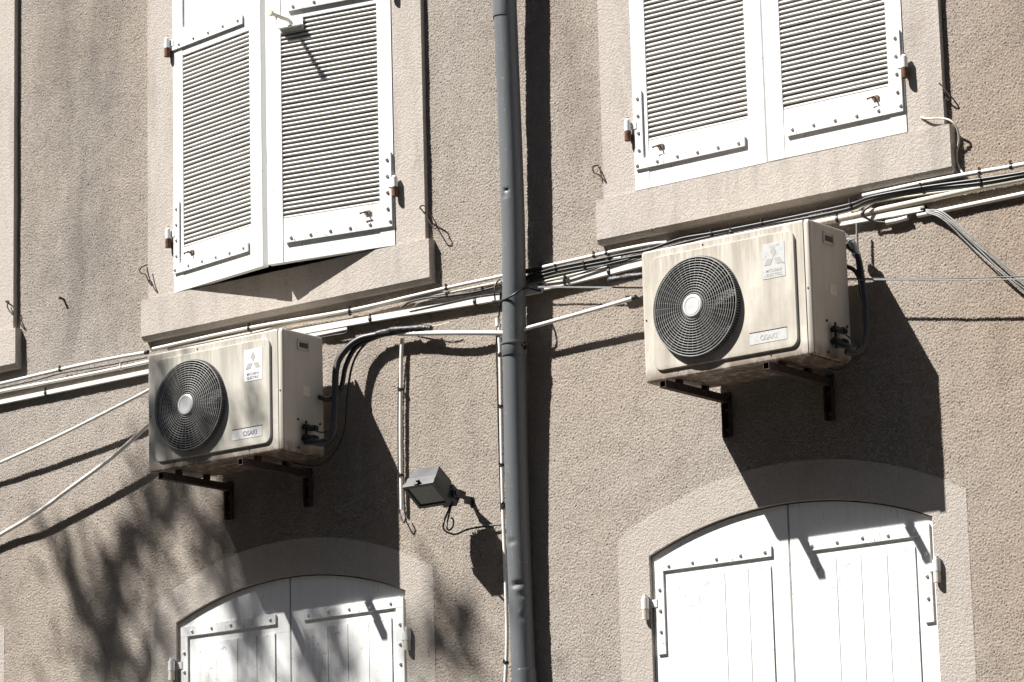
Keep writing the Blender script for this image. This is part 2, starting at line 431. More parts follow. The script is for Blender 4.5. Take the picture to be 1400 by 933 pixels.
def stay(root, mir, x, z):
    X = (lambda v: LW-v) if mir else (lambda v: v)
    bm = bmesh.new(); a, b = sorted((X(x-.014), X(x+.014))); box(bm, a, b, -.004, 0, z-.009, z+.009)
    cyl(bm, (X(x), -.003, z), (X(x)-.006, -.028, z-.004), .004, .0035, 8); cyl(bm, (X(x)-.020, -.028, z-.006), (X(x)+.010, -.028, z-.002), .0035, k=8)
    ball(bm, (X(x)-.020, -.028, z-.006), .005)
    link('latch', bm, m_latchdark, root, smooth='auto')
m_latch = mat_paint('worn latch paint', (.62, .58, .50), (.30, .17, .09), .6, .5, (10, 10, 10), (.30, .15, .07))
m_latchdark = mat_rust('corroded latch', (.05, .04, .03), (.26, .17, .11))

def louvred(label, cx, z0, mir, ang, group, y0=-.034):
    """leaf, local x from its left edge, front face at local y=-0, back at +T"""
    hx = cx+OW-.003 if mir else cx-OW+.003
    # local frame: origin at leaf's left edge; rotate about the hinge edge
    root = thing('louvred_shutter', label, 'shutter', group=group)
    if mir: root.matrix_world = Matrix.Translation((hx, y0, z0)) @ Matrix.Rotation(ang, 4, 'Z') @ Matrix.Translation((-LW, 0, 0))
    else: root.matrix_world = Matrix.Translation((hx, y0, z0)) @ Matrix.Rotation(-ang, 4, 'Z')
    H = 2.03; st = .072; st2 = .084
    a, b = (st2, LW-st) if mir else (st, LW-st2)
    bm = bmesh.new()
    box(bm, 0 if not mir else .004, a, 0, T, 0, H); link('stile', bm, m_white, root, bevel=.0025)
    bm = bmesh.new(); box(bm, b, LW if mir else LW-.004, 0, T, 0, H); link('stile', bm, m_white, root, bevel=.0025)
    for za, zb in ((.0006, .2), (1.118, 1.25), (1.93, H-.001)):
        bm = bmesh.new(); box(bm, a+.0012, b-.0012, .0022, T-.001, za, zb); link('rail', bm, m_white, root, bevel=.002)
    # louvres: rounded slats, surface pattern of one panel
    bm = bmesh.new(); z = .207; th = math.radians(35); pitch = .0203
    while z < 1.118-.008:
        w2 = .0190; t2 = .0058; jit = random.uniform(-.0008, .0008); jit2 = random.uniform(-.0007, .0007); th_ = th+math.radians(random.gauss(0, 2.2))
        pr = []
        for i in range(7):
            q = math.pi/2+math.pi*i/6; pr.append((-w2+t2+t2*math.cos(q), t2*math.sin(q)))
        pr += [(w2, -t2), (w2, t2)]
        L = []
        for X in (a-.002, b+.002):
            L.append([bm.verts.new((X, .0185+u*math.cos(th_)-v*math.sin(th_), z+jit+(jit2 if X > a else -jit2)+.006+u*math.sin(th_)+v*math.cos(th_))) for u, v in pr])
        k = len(pr)
        for i in range(k): bm.faces.new((L[0][i], L[0][(i+1) % k], L[1][(i+1) % k], L[1][i]))
        bm.faces.new(L[0]); bm.faces.new(L[1][::-1]); z += pitch
    link('louvre_panel', bm, m_louvre, root, smooth='auto')
    bm = bmesh.new(); n = 4
    for i in range(n): box(bm, a+(b-a)*i/n+.0015, a+(b-a)*(i+1)/n-.0015, .010, T-.004, 1.251, 1.929)
    link('plank_panel', bm, m_plank, root, bevel=.0015)
    iron_L(root, mir, (.008, .555), (.008, .050, .085, .42), (.085, .128), .078)
    iron_L(root, mir, (.004, .53), None, (1.155, 1.197), .085)
    for hz in (.255, 1.17): barrel(root, mir, hz)
    stay(root, mir, .135, .165)
    root_m = root.matrix_world.copy()
    for hz in (.255, 1.17):
        p = root_m @ Vector((LW+.016 if mir else -.016, -.02, hz)); pin(p)
    return root, (a, b)
G = 'white louvred window shutters'
AN = math.asin(.112/LW)
r1, _ = louvred('left white louvred shutter of the ajar pair, above the shaded air conditioner', UPW[0][0], UPW[0][1]+.006, False, AN, G)
r2, ab = louvred('right white louvred shutter of the ajar pair, with a rod latch sticking out', UPW[0][0], UPW[0][1]+.006, True, AN, G)
louvred('left white louvred shutter of the closed pair, right of the grey downpipe', UPW[1][0], UPW[1][1]+.008, False, .0, G)
louvred('right white louvred shutter of the closed pair, nearest the right edge', UPW[1][0], UPW[1][1]+.008, True, math.radians(.4), G)
louvred('white louvred shutter of the window cut off by the left edge', FAR, 5.31, True, 0, G)
# rod latch of the ajar pair's right leaf
inv = r2.matrix_world.inverted()
bm = bmesh.new(); box(bm, .085, .205, -.028, -.002, 1.075, 1.081); box(bm, .085, .205, -.006, -.0005, 1.060, 1.12)
l = link('latch_plate', bm, m_iron_w, r2, bevel=.001)
bm = bmesh.new(); cyl(bm, (.135, -.01, 1.11), (.120, -.135, 1.112), .009, .008, 12); cyl(bm, (.120, -.135, 1.112), (.119, -.150, 1.112), .014, .014, 12)
cyl(bm, (.124, -.095, 1.12), (.122, -.10, 1.09), .004, .004, 8)
link('latch_rod', bm, m_latch, r2, smooth='auto')

def plank_leaf(label, cx, zs, za, mir, group):
    xl = cx if mir else cx-.667; w = .665
    y0 = .012
    root = thing('plank_shutter', label, 'shutter', (xl+.001, y0, 2.0), group=group)
    zb = 2.0
    def top(x): return arcz(xl+x, cx-.669, cx+.669, zs, za)-zb-.006
    pz = 3.682-zb; s_out, s_in = .085, .085
    a, b = (s_in, w-s_out) if mir else (s_out, w-s_in)
    bm = bmesh.new(); n = 14
    box(bm, 0 if not mir else .004, a, 0, T, 0, pz); link('stile', bm, m_white, root, bevel=.002)
    bm = bmesh.new(); box(bm, b, w if mir else w-.004, 0, T, 0, pz); link('stile', bm, m_white, root, bevel=.002)
    bm = bmesh.new()
    q0, q1 = (.004, w) if mir else (0, w-.004)
    A = [(q0+(q1-q0)*i/n, pz+.0008) for i in range(n+1)]; B = [(p_[0], top(p_[0])) for p_ in A]
    strip(bm, A, B, 0, T); link('arched_rail', bm, m_white, root, bevel=.002)
    bm = bmesh.new(); k = 4; 
    ed = [a+.0008, a+(b-a)*.27, a+(b-a)*.50, a+(b-a)*.74, b-.0008]
    if not mir: ed = [a+.0008, a+(b-a)*.55, a+(b-a)*.78, b-.0008]
    for i in range(len(ed)-1): box(bm, ed[i]+.0020, ed[i+1]-.0020, -.0055, T-.003, .001, pz-.0005)
    link('plank_panel', bm, m_plank, root, bevel=.0015)
    global LW
    old = LW; LW = w
    iron_L(root, mir, (.018, .585), (.018, .058, 3.385-zb, 3.80-zb if False else 3.765-zb), (3.722-zb, 3.765-zb), .09)
    hz = 3.572-zb
    X = w+.020 if mir else -.020
    bm = bmesh.new(); cyl(bm, (X, -.03, hz), (X, -.03, hz+.045), .0155); box(bm, min(X, X+(-.045 if mir else .045)), max(X, X+(-.045 if mir else .045)), -.012, -.004, hz+.006, hz+.038)
    cyl(bm, (X, -.03, hz+.046), (X, -.03, hz+.058), .010)
    link('hinge', bm, m_iron_w, root, smooth='auto'); LW = old
    pin((xl+.001+X, y0-.03, zb+hz), m_latch)
    return root
G2 = 'white arched plank shutters'
plank_leaf('left leaf of the shaded white arched plank shutters below the left air conditioner', *LOW[0], False, G2)
plank_leaf('right leaf of the shaded white arched plank shutters below the left air conditioner', *LOW[0], True, G2)
plank_leaf('left leaf of the sunlit white arched plank shutters at the bottom right', *LOW[1], False, G2)
plank_leaf('right leaf of the sunlit white arched plank shutters at the bottom right', *LOW[1], True, G2)

# ------------------------------------------------------------------ air conditioners
def text_mesh(s, size):
    cu = bpy.data.curves.new('t', 'FONT'); cu.body = s; cu.size = size; cu.align_x = 'CENTER'; cu.extrude = .0004; cu.offset = size*.012
    o = bpy.data.objects.new('t', cu); C.objects.link(o)
    bpy.context.view_layer.update()
    me = bpy.data.meshes.new_from_object(o.evaluated_get(bpy.context.evaluated_depsgraph_get()))
    bpy.data.objects.remove(o); return me
def put_text(s, size, x, y, z, mat, parent, sx=1.0):
    me = text_mesh(s, size); me.materials.append(mat)
    me.transform(Matrix(((sx, 0, 0, x), (0, 0, -1, y), (0, 1, 0, z), (0, 0, 0, 1))))
    o = bpy.data.objects.new('lettering', me); C.objects.link(o); o.parent = parent; return o
def rrect(x0, x1, z0, z1, r, n=6):
    out = []
    for cx, cz, a0 in ((x1-r, z1-r, 0), (x0+r, z1-r, 90), (x0+r, z0+r, 180), (x1-r, z0+r, 270)):
        for i in range(n+1):
            a = math.radians(a0+90*i/n); out.append((cx+r*math.cos(a), cz+r*math.sin(a)))
    return out
def ring_plate(bm, outline, c, r, y, yhole):
    """flat plate with a round hole: outline points are joined radially to the hole circle"""
    # densify the outline
    P = []
    n = len(outline)
    for i in range(n):
        a = outline[i]; b = outline[(i+1) % n]; L = math.hypot(a[0]-b[0], a[1]-b[1]); k = max(1, int(L/.02))
        for j in range(k): P.append((a[0]+(b[0]-a[0])*j/k, a[1]+(b[1]-a[1])*j/k))
    O = [bm.verts.new((x, y, z)) for x, z in P]; Hh = []; H2 = []
    for x, z in P:
        d = math.hypot(x-c[0], z-c[1]); ux, uz = (x-c[0])/d, (z-c[1])/d
        Hh.append(bm.verts.new((c[0]+ux*r, y, c[1]+uz*r))); H2.append(bm.verts.new((c[0]+ux*r, yhole, c[1]+uz*r)))
    m = len(P)
    for i in range(m):
        j = (i+1) % m; bm.faces.new((O[i], O[j], Hh[j], Hh[i])); bm.faces.new((Hh[i], Hh[j], H2[j], H2[i]))
    return O
UH, UD = .538, .256
FC = (.273, .266); FR = .2065
def ac_unit(label, loc, mcase, plate, clean):
    root = thing('air_conditioner', label, 'air conditioner', loc, 0, 'outdoor air conditioning units')
    # casing
    bm = bmesh.new()
    inn = rrect(.008, .774, .008, UH-.008, .012)
    O = ring_plate(bm, inn, FC, FR+.004, 0, .02)
    # rings back from the front plate
    prev = O; m = len(O)
    import itertools
    cz = (.39, UH/2)
    def ringat(y, grow):
        return [bm.verts.new((min(.774, max(0, v.co.x+(grow if v.co.x > .6 else -grow if v.co.x < .1 else 0))) if True else 0, y,
                              v.co.z+(grow if v.co.z > UH-.03 else -grow if v.co.z < .03 else 0))) for v in O]
    for y, gr in ((.0025, .0055), (.009, .008), (UD, .008)):
        R_ = ringat(y, gr)
        for i in range(m): j = (i+1) % m; bm.faces.new((prev[i], R_[i], R_[j], prev[j]))
        prev = R_
    bm.faces.new(prev)
    for i in range(5):      # pressed slots and small feet seen from below
        box(bm, .14+.13*i, .165+.13*i, .05, .12, -.0015, .001)
    body = link('casing', bm, mcase, root, smooth='auto'); body.data.set_sharp_from_angle(angle=math.radians(14))
    # raised front panel
    bm = bmesh.new()
    pan = rrect(.052, .733, .040, .503, .036, 8); yp = -.010
    O = ring_plate(bm, rrect(.0545, .7305, .0425, .5005, .034, 8), FC, FR, yp, .01); m = len(O)
    c0 = (.39, .27); prev = O
    for y, gr in ((yp+.002, .0022), (.001, .0042)):
        R_ = []
        for v in O:
            d = Vector((v.co.x-min(max(v.co.x, .09), .695), v.co.z-min(max(v.co.z, .077), .466)))
            d = d.normalized()*gr if d.length > 1e-6 else Vector((0, 0)); R_.append(bm.verts.new((v.co.x+d.x, y, v.co.z+d.y)))
        for i in range(m): j = (i+1) % m; bm.faces.new((prev[i], R_[i], R_[j], prev[j]))
        prev = R_
    fp = link('front_panel', bm, mcase, root, smooth='auto'); fp.data.set_sharp_from_angle(angle=math.radians(14))
    # right-hand side panel wrapping round the front corner
    bm = bmesh.new(); pr = [(.778, -.0035)]
    for i in range(7):
        a = math.radians(-90+90*i/6); pr.append((.790+.013*math.cos(a), .0095+.013*math.sin(a)))
    pr += [(.803, UD+.004), (.787, UD+.004), (.787, .001), (.778, .001)]
    n = len(pr); zz = [(.002, .003), (.005, 0), (UH-.018, 0), (UH-.008, .003), (UH-.002, .009)]
    rings = []
    for z, ins in zz:
        rings.append([bm.verts.new((min(x, .803-ins), max(y, -.0035+ins*.8), z)) for x, y in pr])
    for A, B in zip(rings, rings[1:]):
        for i in range(n): j = (i+1) % n; bm.faces.new((A[i], A[j], B[j], B[i]))
    bm.faces.new(rings[0]); bm.faces.new(rings[-1][::-1])
    side = link('side_panel', bm, m_side, root, smooth='auto')
    bm = bmesh.new(); box(bm, .7725, .7788, -.0022, .004, .004, UH-.004); link('joint', bm, m_black, root)
    def sbox(bm, y0, y1, z0, z1, x0, x1): box(bm, x0, x1, y0, y1, z0, z1)
    bm = bmesh.new()
    for a, b, c, d in ((.092, .097, .455, .503), (.163, .168, .455, .503), (.097, .163, .455, .460), (.097, .163, .498, .503)): sbox(bm, a, b, c, d, .8035, .8065)
    hd = link('handle_recess', bm, m_side, side)
    bm = bmesh.new(); sbox(bm, .097, .163, .460, .498, .8032, .8040); link('recess_face', bm, m_side, hd)  # flat plate in the side panel's own colour
    bm = bmesh.new(); sbox(bm, .106, .160, .467, .489, .8045, .8052); link('recess_dark', bm, m_slot, hd)  # flat dark plate: shade inside the handle recess put into its colour
    bm = bmesh.new(); sbox(bm, .125, .175, .255, .30, .8034, .8042); link('sticker', bm, m_sticker, side)
    # valve cover and valves
    bm = bmesh.new(); sbox(bm, .103, .252, .004, .138, .8034, .8048); vc = link('valve_plate', bm, m_side, root, bevel=.0005)
    bm = bmesh.new()
    for y, z in ((.09, .145), (.235, .143), (.09, .02)): cyl(bm, (.803, y, z), (.809, y, z), .005, k=8)
    link('screw', bm, m_rust, vc)
    for k, (z, rr) in enumerate(((.114, .013), (.066, .016))):
        bm = bmesh.new(); y = .135
        cyl(bm, (.804, y-.012, z), (.835, y-.012, z), rr*.8); cyl(bm, (.826, y-.03, z), (.826, y+.05, z), rr*.85, rr*.7)
        cyl(bm, (.822, y-.012, z-.028), (.822, y-.012, z+.026), rr*.45, rr*.4); cyl(bm, (.826, y+.028, z), (.826, y+.05, z), rr*1.05)
        link('valve', bm, m_valve, root, smooth='auto')
    # front screws
    for x, z in ((.786, .262), (.016, .255), (.30, .518), (.16, .030), (.60, .026)):
        bm = bmesh.new(); ball(bm, (x, -.0035 if x > .7 else -.0002, z), .0038); link('front_screw', bm, m_slot, root)
    # cavity
    bm = bmesh.new(); cyl(bm, (FC[0], .17, FC[1]), (FC[0], .175, FC[1]), FR+.03, k=48)
    c1 = [bm.verts.new((FC[0]+(FR+.003)*math.cos(2*math.pi*i/48), .012, FC[1]+(FR+.003)*math.sin(2*math.pi*i/48))) for i in range(48)]
    c2 = [bm.verts.new((v.co.x, .17, v.co.z)) for v in c1]
    for i in range(48): bm.faces.new((c1[i], c1[(i+1) % 48], c2[(i+1) % 48], c2[i]))
    link('fan_shroud', bm, m_dark, root, smooth='auto')
    bm = bmesh.new(); cyl(bm, (FC[0], .04, FC[1]), (FC[0], .11, FC[1]), .045, k=24)
    for k in range(3):
        A = []; nn = 8
        for i in range(nn+1):
            a = math.radians(120*k+80*i/nn); A.append((a, .035+.055*i/nn))
        for i in range(nn):
            (a, ya), (b, yb) = A[i], A[i+1]
            v = [bm.verts.new((FC[0]+r*math.cos(t), y, FC[1]+r*math.sin(t))) for r, t, y in ((.04, a, ya), (.195, a+.25, ya), (.195, b+.25, yb), (.04, b, yb))]
            bm.faces.new(v)
    link('fan_blades', bm, m_blade, root, smooth='auto')
    # grille: domed rings and ribs
    gr = thing('fan_grille', None, None); gr.parent = root
    def dome(r):   # depth in front of the casing
        return -.036-.008*(1-(r/.2)**2) if r < .185 else -.036-.008*(1-(r/.2)**2)+.25*(r-.185)
    NR = 15; bm = bmesh.new()
    def ring(r, y, rr, k=72, sq=6):
        rs = []
        for i in range(k):
            a = 2*math.pi*i/k; rs.append([bm.verts.new((FC[0]+(r+rr*math.cos(t))*math.cos(a), y+rr*math.sin(t), FC[1]+(r+rr*math.cos(t))*math.sin(a))) for t in [2*math.pi*j/sq for j in range(sq)]])
        for i in range(k):
            for j in range(sq): bm.faces.new((rs[i][j], rs[i][(j+1) % sq], rs[(i+1) % k][(j+1) % sq], rs[(i+1) % k][j]))
    for i in range(NR): 
        r = .053+(.198-.053)*i/(NR-1); ring(r, dome(r), .0018 if i < NR-1 else .0026)
    o1 = link('grille_ring', bm, m_grille, gr, smooth=True)
    bm = bmesh.new(); nr = 40
    for k in range(nr):
        a = 2*math.pi*(k+.5)/nr
        pts = [Vector((FC[0]+r*math.cos(a), dome(r)+.0018, FC[1]+r*math.sin(a))) for r in (.044, .09, .14, .175, .198)]
        sweep(bm, pts, rect(.0026, .0013))
    link('grille_rib', bm, m_grille, gr)
    bm = bmesh.new(); nr = 120   # side slots of the rim
    for k in range(nr):
        a = 2*math.pi*k/nr
        pts = [Vector((FC[0]+r*math.cos(a), y, FC[1]+r*math.sin(a))) for r, y in ((.198, -.034), (.2025, -.024), (.2035, -.008))]
        sweep(bm, pts, rect(.004, .0034))
    ring(.2040, -.012, .0028, 72); link('grille_rim', bm, m_grille_rim, gr)
    bm = bmesh.new(); dr = [[bm.verts.new((FC[0]+r*math.cos(2*math.pi*i/72), y, FC[1]+r*math.sin(2*math.pi*i/72))) for i in range(72)] for r, y in ((.1955, -.030), (.1985, -.008), (.2045, -.006))]
    for A_, B_ in zip(dr, dr[1:]):
        for i in range(72): bm.faces.new((A_[i], A_[(i+1) % 72], B_[(i+1) % 72], B_[i]))
    link('grille_drum', bm, m_blade, gr, smooth=True)
    bm = bmesh.new(); sweep(bm, [Vector((FC[0], y, FC[1])) for y in (-.040, -.0485, -.0515)], lambda t: circ((.046, .046, .041)[round(t*2)], 40), n0=(1, 0, 0))
    b = link('badge_disc', bm, m_badge, gr)
    bm = bmesh.new()
    for r_, y_ in ((.034, -.0517),):
        ring(r_, y_, .0009, 48)
    link('badge_groove', bm, m_mark, b)
    # maker's badge
    X, Z = .638, .396; w, h = .103, .140; yb = yp
    bm = bmesh.new(); prism(bm, [(X-w/2, Z-h/2), (X+w/2, Z-h/2), (X+w/2, Z+h/2), (X-w/2, Z+h/2)], yb-.0012, yb+.001)
    bd = link('badge_label', bm, m_foil if not clean else m_foil2, root)
    bm = bmesh.new(); e = .040; cx, cz_ = X, Z+.009
    for ang in (90, 210, 330):
        d = Vector((math.cos(math.radians(ang)), math.sin(math.radians(ang)))); p = Vector((-d.y, d.x))
        o0 = Vector((cx, cz_)); poly = [o0+d*.003, o0+d*(e*.866)*.85+p*e*.36, o0+d*e*1.35, o0+d*(e*.866)*.85-p*e*.36]
        poly = [o0+d*.002, o0+d*e*.64+p*e*.37, o0+d*e*1.28, o0+d*e*.64-p*e*.37]
        prism(bm, [tuple(q_) for q_ in poly], yb-.0019, yb-.001)
    link('emblem', bm, m_mark, bd)
    put_text('MITSUBISHI', .0165, X, yb-.0014, Z-.045, m_mark if not clean else m_markmid, bd, .88)
    put_text('ELECTRIC', .0165, X, yb-.0014, Z-.062, m_mark if not clean else m_markmid, bd, .98)
    # model plate
    bm = bmesh.new(); prism(bm, [(.512, .076), (.685, .076), (.685, .122), (.512, .122)], yb-.0010, yb+.001); pl = link('name_plate', bm, m_foil, root)
    bm = bmesh.new(); box(bm, .511, .686, yb-.0022, yb, .1222, .1242); link('plate_edge', bm, m_slot, pl)
    if plate == 'dark': put_text('OSAKI', .030, .617, yb-.0013, .0875, m_markdark, pl, .95)
    else: put_text('OSAKI', .030, .600, yb-.0013, .0875, m_mark, pl, .95)
    return root
m_slot = mat_plain('dark slot', (.05, .035, .025), .7)
m_sticker = mat_plain('pale sticker', (.56, .52, .45), .5, 0, .1)
m_valve = mat_plain('blackened valve', (.025, .024, .024), .4, .4, .5)
m_foil2 = mat_plain('clean badge foil', (.78, .79, .80), .35, 0, .05)
m_markmid = mat_plain('grey mark print', (.22, .22, .22), .5, 0, .2)
YF = .38
A1 = ac_unit('cream air conditioner in dappled shade on the left, its badge still bright', (0, -YF, 4.400), m_caseL, 'dark', True)
A2 = ac_unit('grimy streaked cream air conditioner in full sun right of the downpipe', (2.712, -YF, 4.409), m_caseR, 'pale', False)

# feet that hold the units up off their brackets
for A, zt, lo in ((A1, 4.378, 4.400), (A2, 4.393, 4.409)):
    for xf in ((.153, .62) if A is A1 else (.140, .628)):
        for yf in (.035, .215):
            bm = bmesh.new(); box(bm, xf-.011, xf+.011, yf-.012, yf+.012, zt-lo+.001, .0005); link('foot', bm, m_black_iron, A, bevel=.002)
# brackets
def bracket(label, xw, ztop, down):
    root = thing('wall_bracket', label, 'bracket', (xw, 0, ztop), 0, 'iron brackets under the air conditioners')
    bm = bmesh.new(); s = .030; t_ = .0035; Lf = -.460
    for x0, x1, z0, z1 in ((-s/2, s/2, -t_, 0), (-s/2, s/2, -s, -s+t_), (-s/2, -s/2+t_, -s+t_, -t_), (s/2-t_, s/2, -s+t_, -t_)):
        box(bm, x0, x1, Lf, -.010, z0-.0005, z1-.0005)
    link('arm', bm, m_black_iron, root)
    bm = bmesh.new(); box(bm, -.019, .019, -.012, -.008, -down, .015); box(bm, -.019, -.015, -.030, -.012, -down, -s-.002); box(bm, .015, .019, -.030, -.012, -down, -s-.002)
    link('wall_plate', bm, m_black_iron, root, bevel=.001)
    for z in (-.06, -down+.03):
        bm = bmesh.new(); cyl(bm, (0, -.012, z), (0, -.022, z), .009, k=6); link('bolt', bm, m_rust, root)
for x, z, lab, dn in ((.153, 4.377, 'left iron bracket under the shaded air conditioner', .16), (.620, 4.377, 'right iron bracket under the shaded air conditioner', .16),
                      (2.852, 4.392, 'left iron bracket under the sunlit air conditioner', .17), (3.340, 4.392, 'right iron bracket under the sunlit air conditioner', .17)):
    bracket(lab, x, z, dn)

# ------------------------------------------------------------------ downpipe
ctrl = [(690, -60, .110), (690.5, 0, .107), (695, 120, .100), (699.5, 240, .094), (702.5, 350, .087), (703.0, 468, .079)]
ctrl2 = [(703.5, 474, .078), (704.5, 560, .070), (707, 680, .062), (711, 800, .057), (716.5, 933, .057), (720, 1010, .057)]
dp = thing('downpipe', 'dented grey zinc downpipe running down between the two air conditioners', 'downpipe')
P1 = [at(*c) for c in ctrl]; P2 = [at(*c) for c in ctrl2]
top = P1[0]+(P1[0]-P1[1]).normalized()*3.0; top.y = -.11; P1 = [top]+P1
bot = Vector((P2[-1].x+.01, -.057, .14)); P2.append(bot)
def pipe(name, P, R_, dents):
    pts = cr(P, 40); bm = bmesh.new(); sweep(bm, pts, circ(R_, 48))
    for v in bm.verts:
        for c, rad, dep in dents:
            d = Vector((v.co.x-c.x, v.co.y-c.y, (v.co.z-c.z)*2.2)).length
            if d < rad:
                k = (1-(d/rad)**2)**2; ax = min(pts, key=lambda p: abs(p.z-v.co.z)); n = Vector((ax.x-v.co.x, ax.y-v.co.y, 0)).normalized(); v.co += n*dep*k
    return link(name, bm, m_zinc, dp, smooth='auto')
pa = at(691, 262, .14)
def ds(L): return [(at(x, y, d), r, e) for x, y, d, r, e in L]
pipe('pipe', P1, .050, ds([(692, 261, .138, .022, .012), (690, 268, .138, .03, .004)]))
pipe('pipe', P2, .050, ds([(698, 741, .107, .040, .006), (706, 799, .105, .040, .010), (716, 812, .105, .05, .007), (722, 842, .10, .06, .008)]))
bm = bmesh.new(); ax = at(703.0, 474, .0785)
pts = [ax+Vector((0, 0, z)) for z in (-.042, -.040, .004, .008, .016, .018)]
rr = [.0525, .0535, .0535, .058, .058, .0520]
sweep(bm, pts, lambda t: circ(rr[round(t*5)], 48)); link('collar', bm, m_zinc, dp, smooth='auto')
bm = bmesh.new(); box(bm, ax.x+.045, ax.x+.068, ax.y-.004, ax.y+.004, ax.z-.020, ax.z+.012); cyl(bm, (ax.x+.06, ax.y+.01, ax.z-.004), (ax.x+.06, ax.y-.016, ax.z-.004), .006, k=8)
box(bm, ax.x-.006, ax.x+.006, ax.y+.05, 0, ax.z-.006, ax.z+.006); link('clamp_lug', bm, m_black_iron, dp)
# dark plug at the upper dent: the hole's darkness put into its colour
bm = bmesh.new(); h_ = at(691.5, 262, .135)
nrm = Vector((h_.x-at(700, 262, .093).x, 0, 0)); 
cyl(bm, h_+Vector((0, .014, 0)), h_+Vector((0, .004, 0)), .004, k=8); link('dent_hole', bm, m_black_iron, dp)
# tie wire / cable crossing over the downpipe
# ------------------------------------------------------------------ cables and conduits
def tie(bm, p, t, r, tail=True, s=1.0):
    t = t.normalized(); sweep(bm, [p-t*.0055, p+t*.0055], circ(r+.0032, 12))
    if tail:
        n = Vector((0, -1, 0)); u = t.cross(n); q = p+n*(r+.002)*.5 + (u if u.z > 0 else -u)*(r+.002)*.7
        box(bm, q.x-.0035, q.x+.0035, q.y-.006, q.y+.002, q.z-.001, q.z+.009+random.random()*.008)
def run(name, label, cat, mat, pts, r, ties=(), prof=None, group=None, n=8, caps=(), straight=False, tmat=None):
    P = [at(*p) if len(p) == 3 and abs(p[0]) > 20 or True and isinstance(p, tuple) else Vector(p) for p in pts]
    pts_ = P if straight else cr(P, n)
    bm = bmesh.new(); sweep(bm, pts_, prof or circ(r, 12)); o = link(name, bm, mat, smooth='auto'); tag(o, label, cat, group)
    for tx in ties:     # tie at a fraction of the length
        i = min(range(len(pts_)-1), key=lambda k: abs(proj_x(pts_[k])-tx)); 
        a, b = pts_[i], pts_[i+1]; xa, xb = proj_x(a), proj_x(b); f = 0 if abs(xb-xa) < 1e-6 else max(0, min(1, (tx-xa)/(xb-xa)))
        bm = bmesh.new(); tie(bm, a.lerp(b, f), b-a, r); link('cable_tie', bm, tmat or m_black, o)
    for e in caps:
        i, j = (0, 1) if e == 0 else (-1, -2); d = (pts_[i]-pts_[j]).normalized()
        bm = bmesh.new(); cyl(bm, pts_[i]-d*.012, pts_[i]+d*.006, r+.0018, k=14); link('end_cap', bm, m_black, o)
    return o
VERT = False
def proj_x(p):
    q = p-CAM; return (466.5-FPX*q.dot(UP)/q.dot(fw)) if VERT else (700+FPX*q.dot(RT)/q.dot(fw))
GW = 'white conduits and trunking along the wall'
# left of the left unit
run('conduit', 'topmost white conduit left of the shaded air conditioner, with a black open end', 'conduit', m_pvc, [(-60, 537, .03), (0, 525, .03), (83, 505.5, .032), (150, 491, .034), (201, 482, .035)], .0085, (83,), group=GW, caps=(1,))
run('cable', 'thin black cable slung just below the topmost conduit on the left', 'cable', m_black, [(-40, 539, .028), (0, 531, .028), (50, 520, .03), (83, 511, .036), (140, 501, .03), (201, 489, .03)], .0035)
run('conduit', 'middle white conduit left of the shaded air conditioner', 'conduit', m_pvc, [(-60, 549, .022), (0, 536, .022), (62, 524, .022), (166, 503, .022), (230, 489, .022)], .0085, (166,), group=GW, tmat=m_pvc)
run('trunking', 'lowest white trunking left of the shaded air conditioner', 'trunking', m_pvc, [(-60, 562, .018), (0, 550.6, .018), (64, 537.5, .018), (201, 509, .018), (330, 483, .018)], .012, (64,), prof=rect(.020, .020), group=GW, n=2)
# sagging tubes
run('hose', 'upper thin white drain hose sagging to the left edge', 'hose', m_pvc, [(-40, 648, .05), (0, 633, .055), (77, 598, .07), (154, 559.5, .085), (201, 535, .09), (240, 512, .085)], .0080)
run('hose', 'lower thick white drain hose sagging to the lower left edge', 'hose', m_pvc, [(-40, 757, .03), (0, 732, .035), (50, 702, .055), (96.5, 667.6, .07), (154, 625, .085), (201, 582.7, .10), (240, 545, .10)], .0100)
# between the units
run('conduit', 'long upper white conduit under the left stone sill', 'conduit', m_pvc, [(209, 477.5, .030), (341, 448.6, .030), (479, 424.5, .030), (560, 406, .03), (611, 394, .03), (680, 379, .028), (740, 366, .026)], .0080, (340, 479, 611), group=GW)
run('conduit', 'second white conduit just under the long upper one, below the left sill', 'conduit', m_pvc2, [(230, 478, .022), (347, 455, .022), (386, 445, .022), (469, 431, .022), (537, 414, .022), (611, 401, .022), (690, 385, .022)], .0070, (479,), group=GW)
run('trunking', 'wide white trunking from the shaded air conditioner to the downpipe', 'trunking', m_pvc, [(395, 457, .020), (508, 436.5, .020), (600, 421, .020), (686, 406.5, .020), (740, 396, .020)], .014, (508, 651), prof=rect(.022, .027), group=GW, n=2)
run('trunking', 'short cut-off white trunking beside the top corner of the shaded air conditioner', 'trunking', m_pvc, [(400, 463, .018), (440, 455.5, .018), (476, 448, .018)], .011, (), prof=rect(.020, .020), group=GW, n=2)
run('cable', 'black stub of cable hanging under the short cut-off trunking', 'cable', m_black, [(476, 445, .026), (474, 455, .026), (455, 459, .024), (440, 462, .02)], .004)
run('cable', 'pair strand of black cable leaving the trunking towards the downpipe', 'cable', m_black, [(550, 421, .03), (560, 413.5, .036), (585, 407.5, .036), (611, 405, .036), (640, 401, .036), (660, 397, .036), (676, 393, .034)], .0042, (611, 659))
run('cable', 'grey cable strand curling beside the black one left of the downpipe', 'cable', m_grey_cable, [(566, 420, .03), (575, 413.5, .034), (600, 408.5, .03), (640, 403, .03), (676, 395, .03)], .0035)
run('cable', 'thin dark cable lying along the top of the wide trunking', 'cable', m_black, [(560, 426, .032), (600, 417, .033), (650, 406, .033), (686, 401, .033)], .0022)
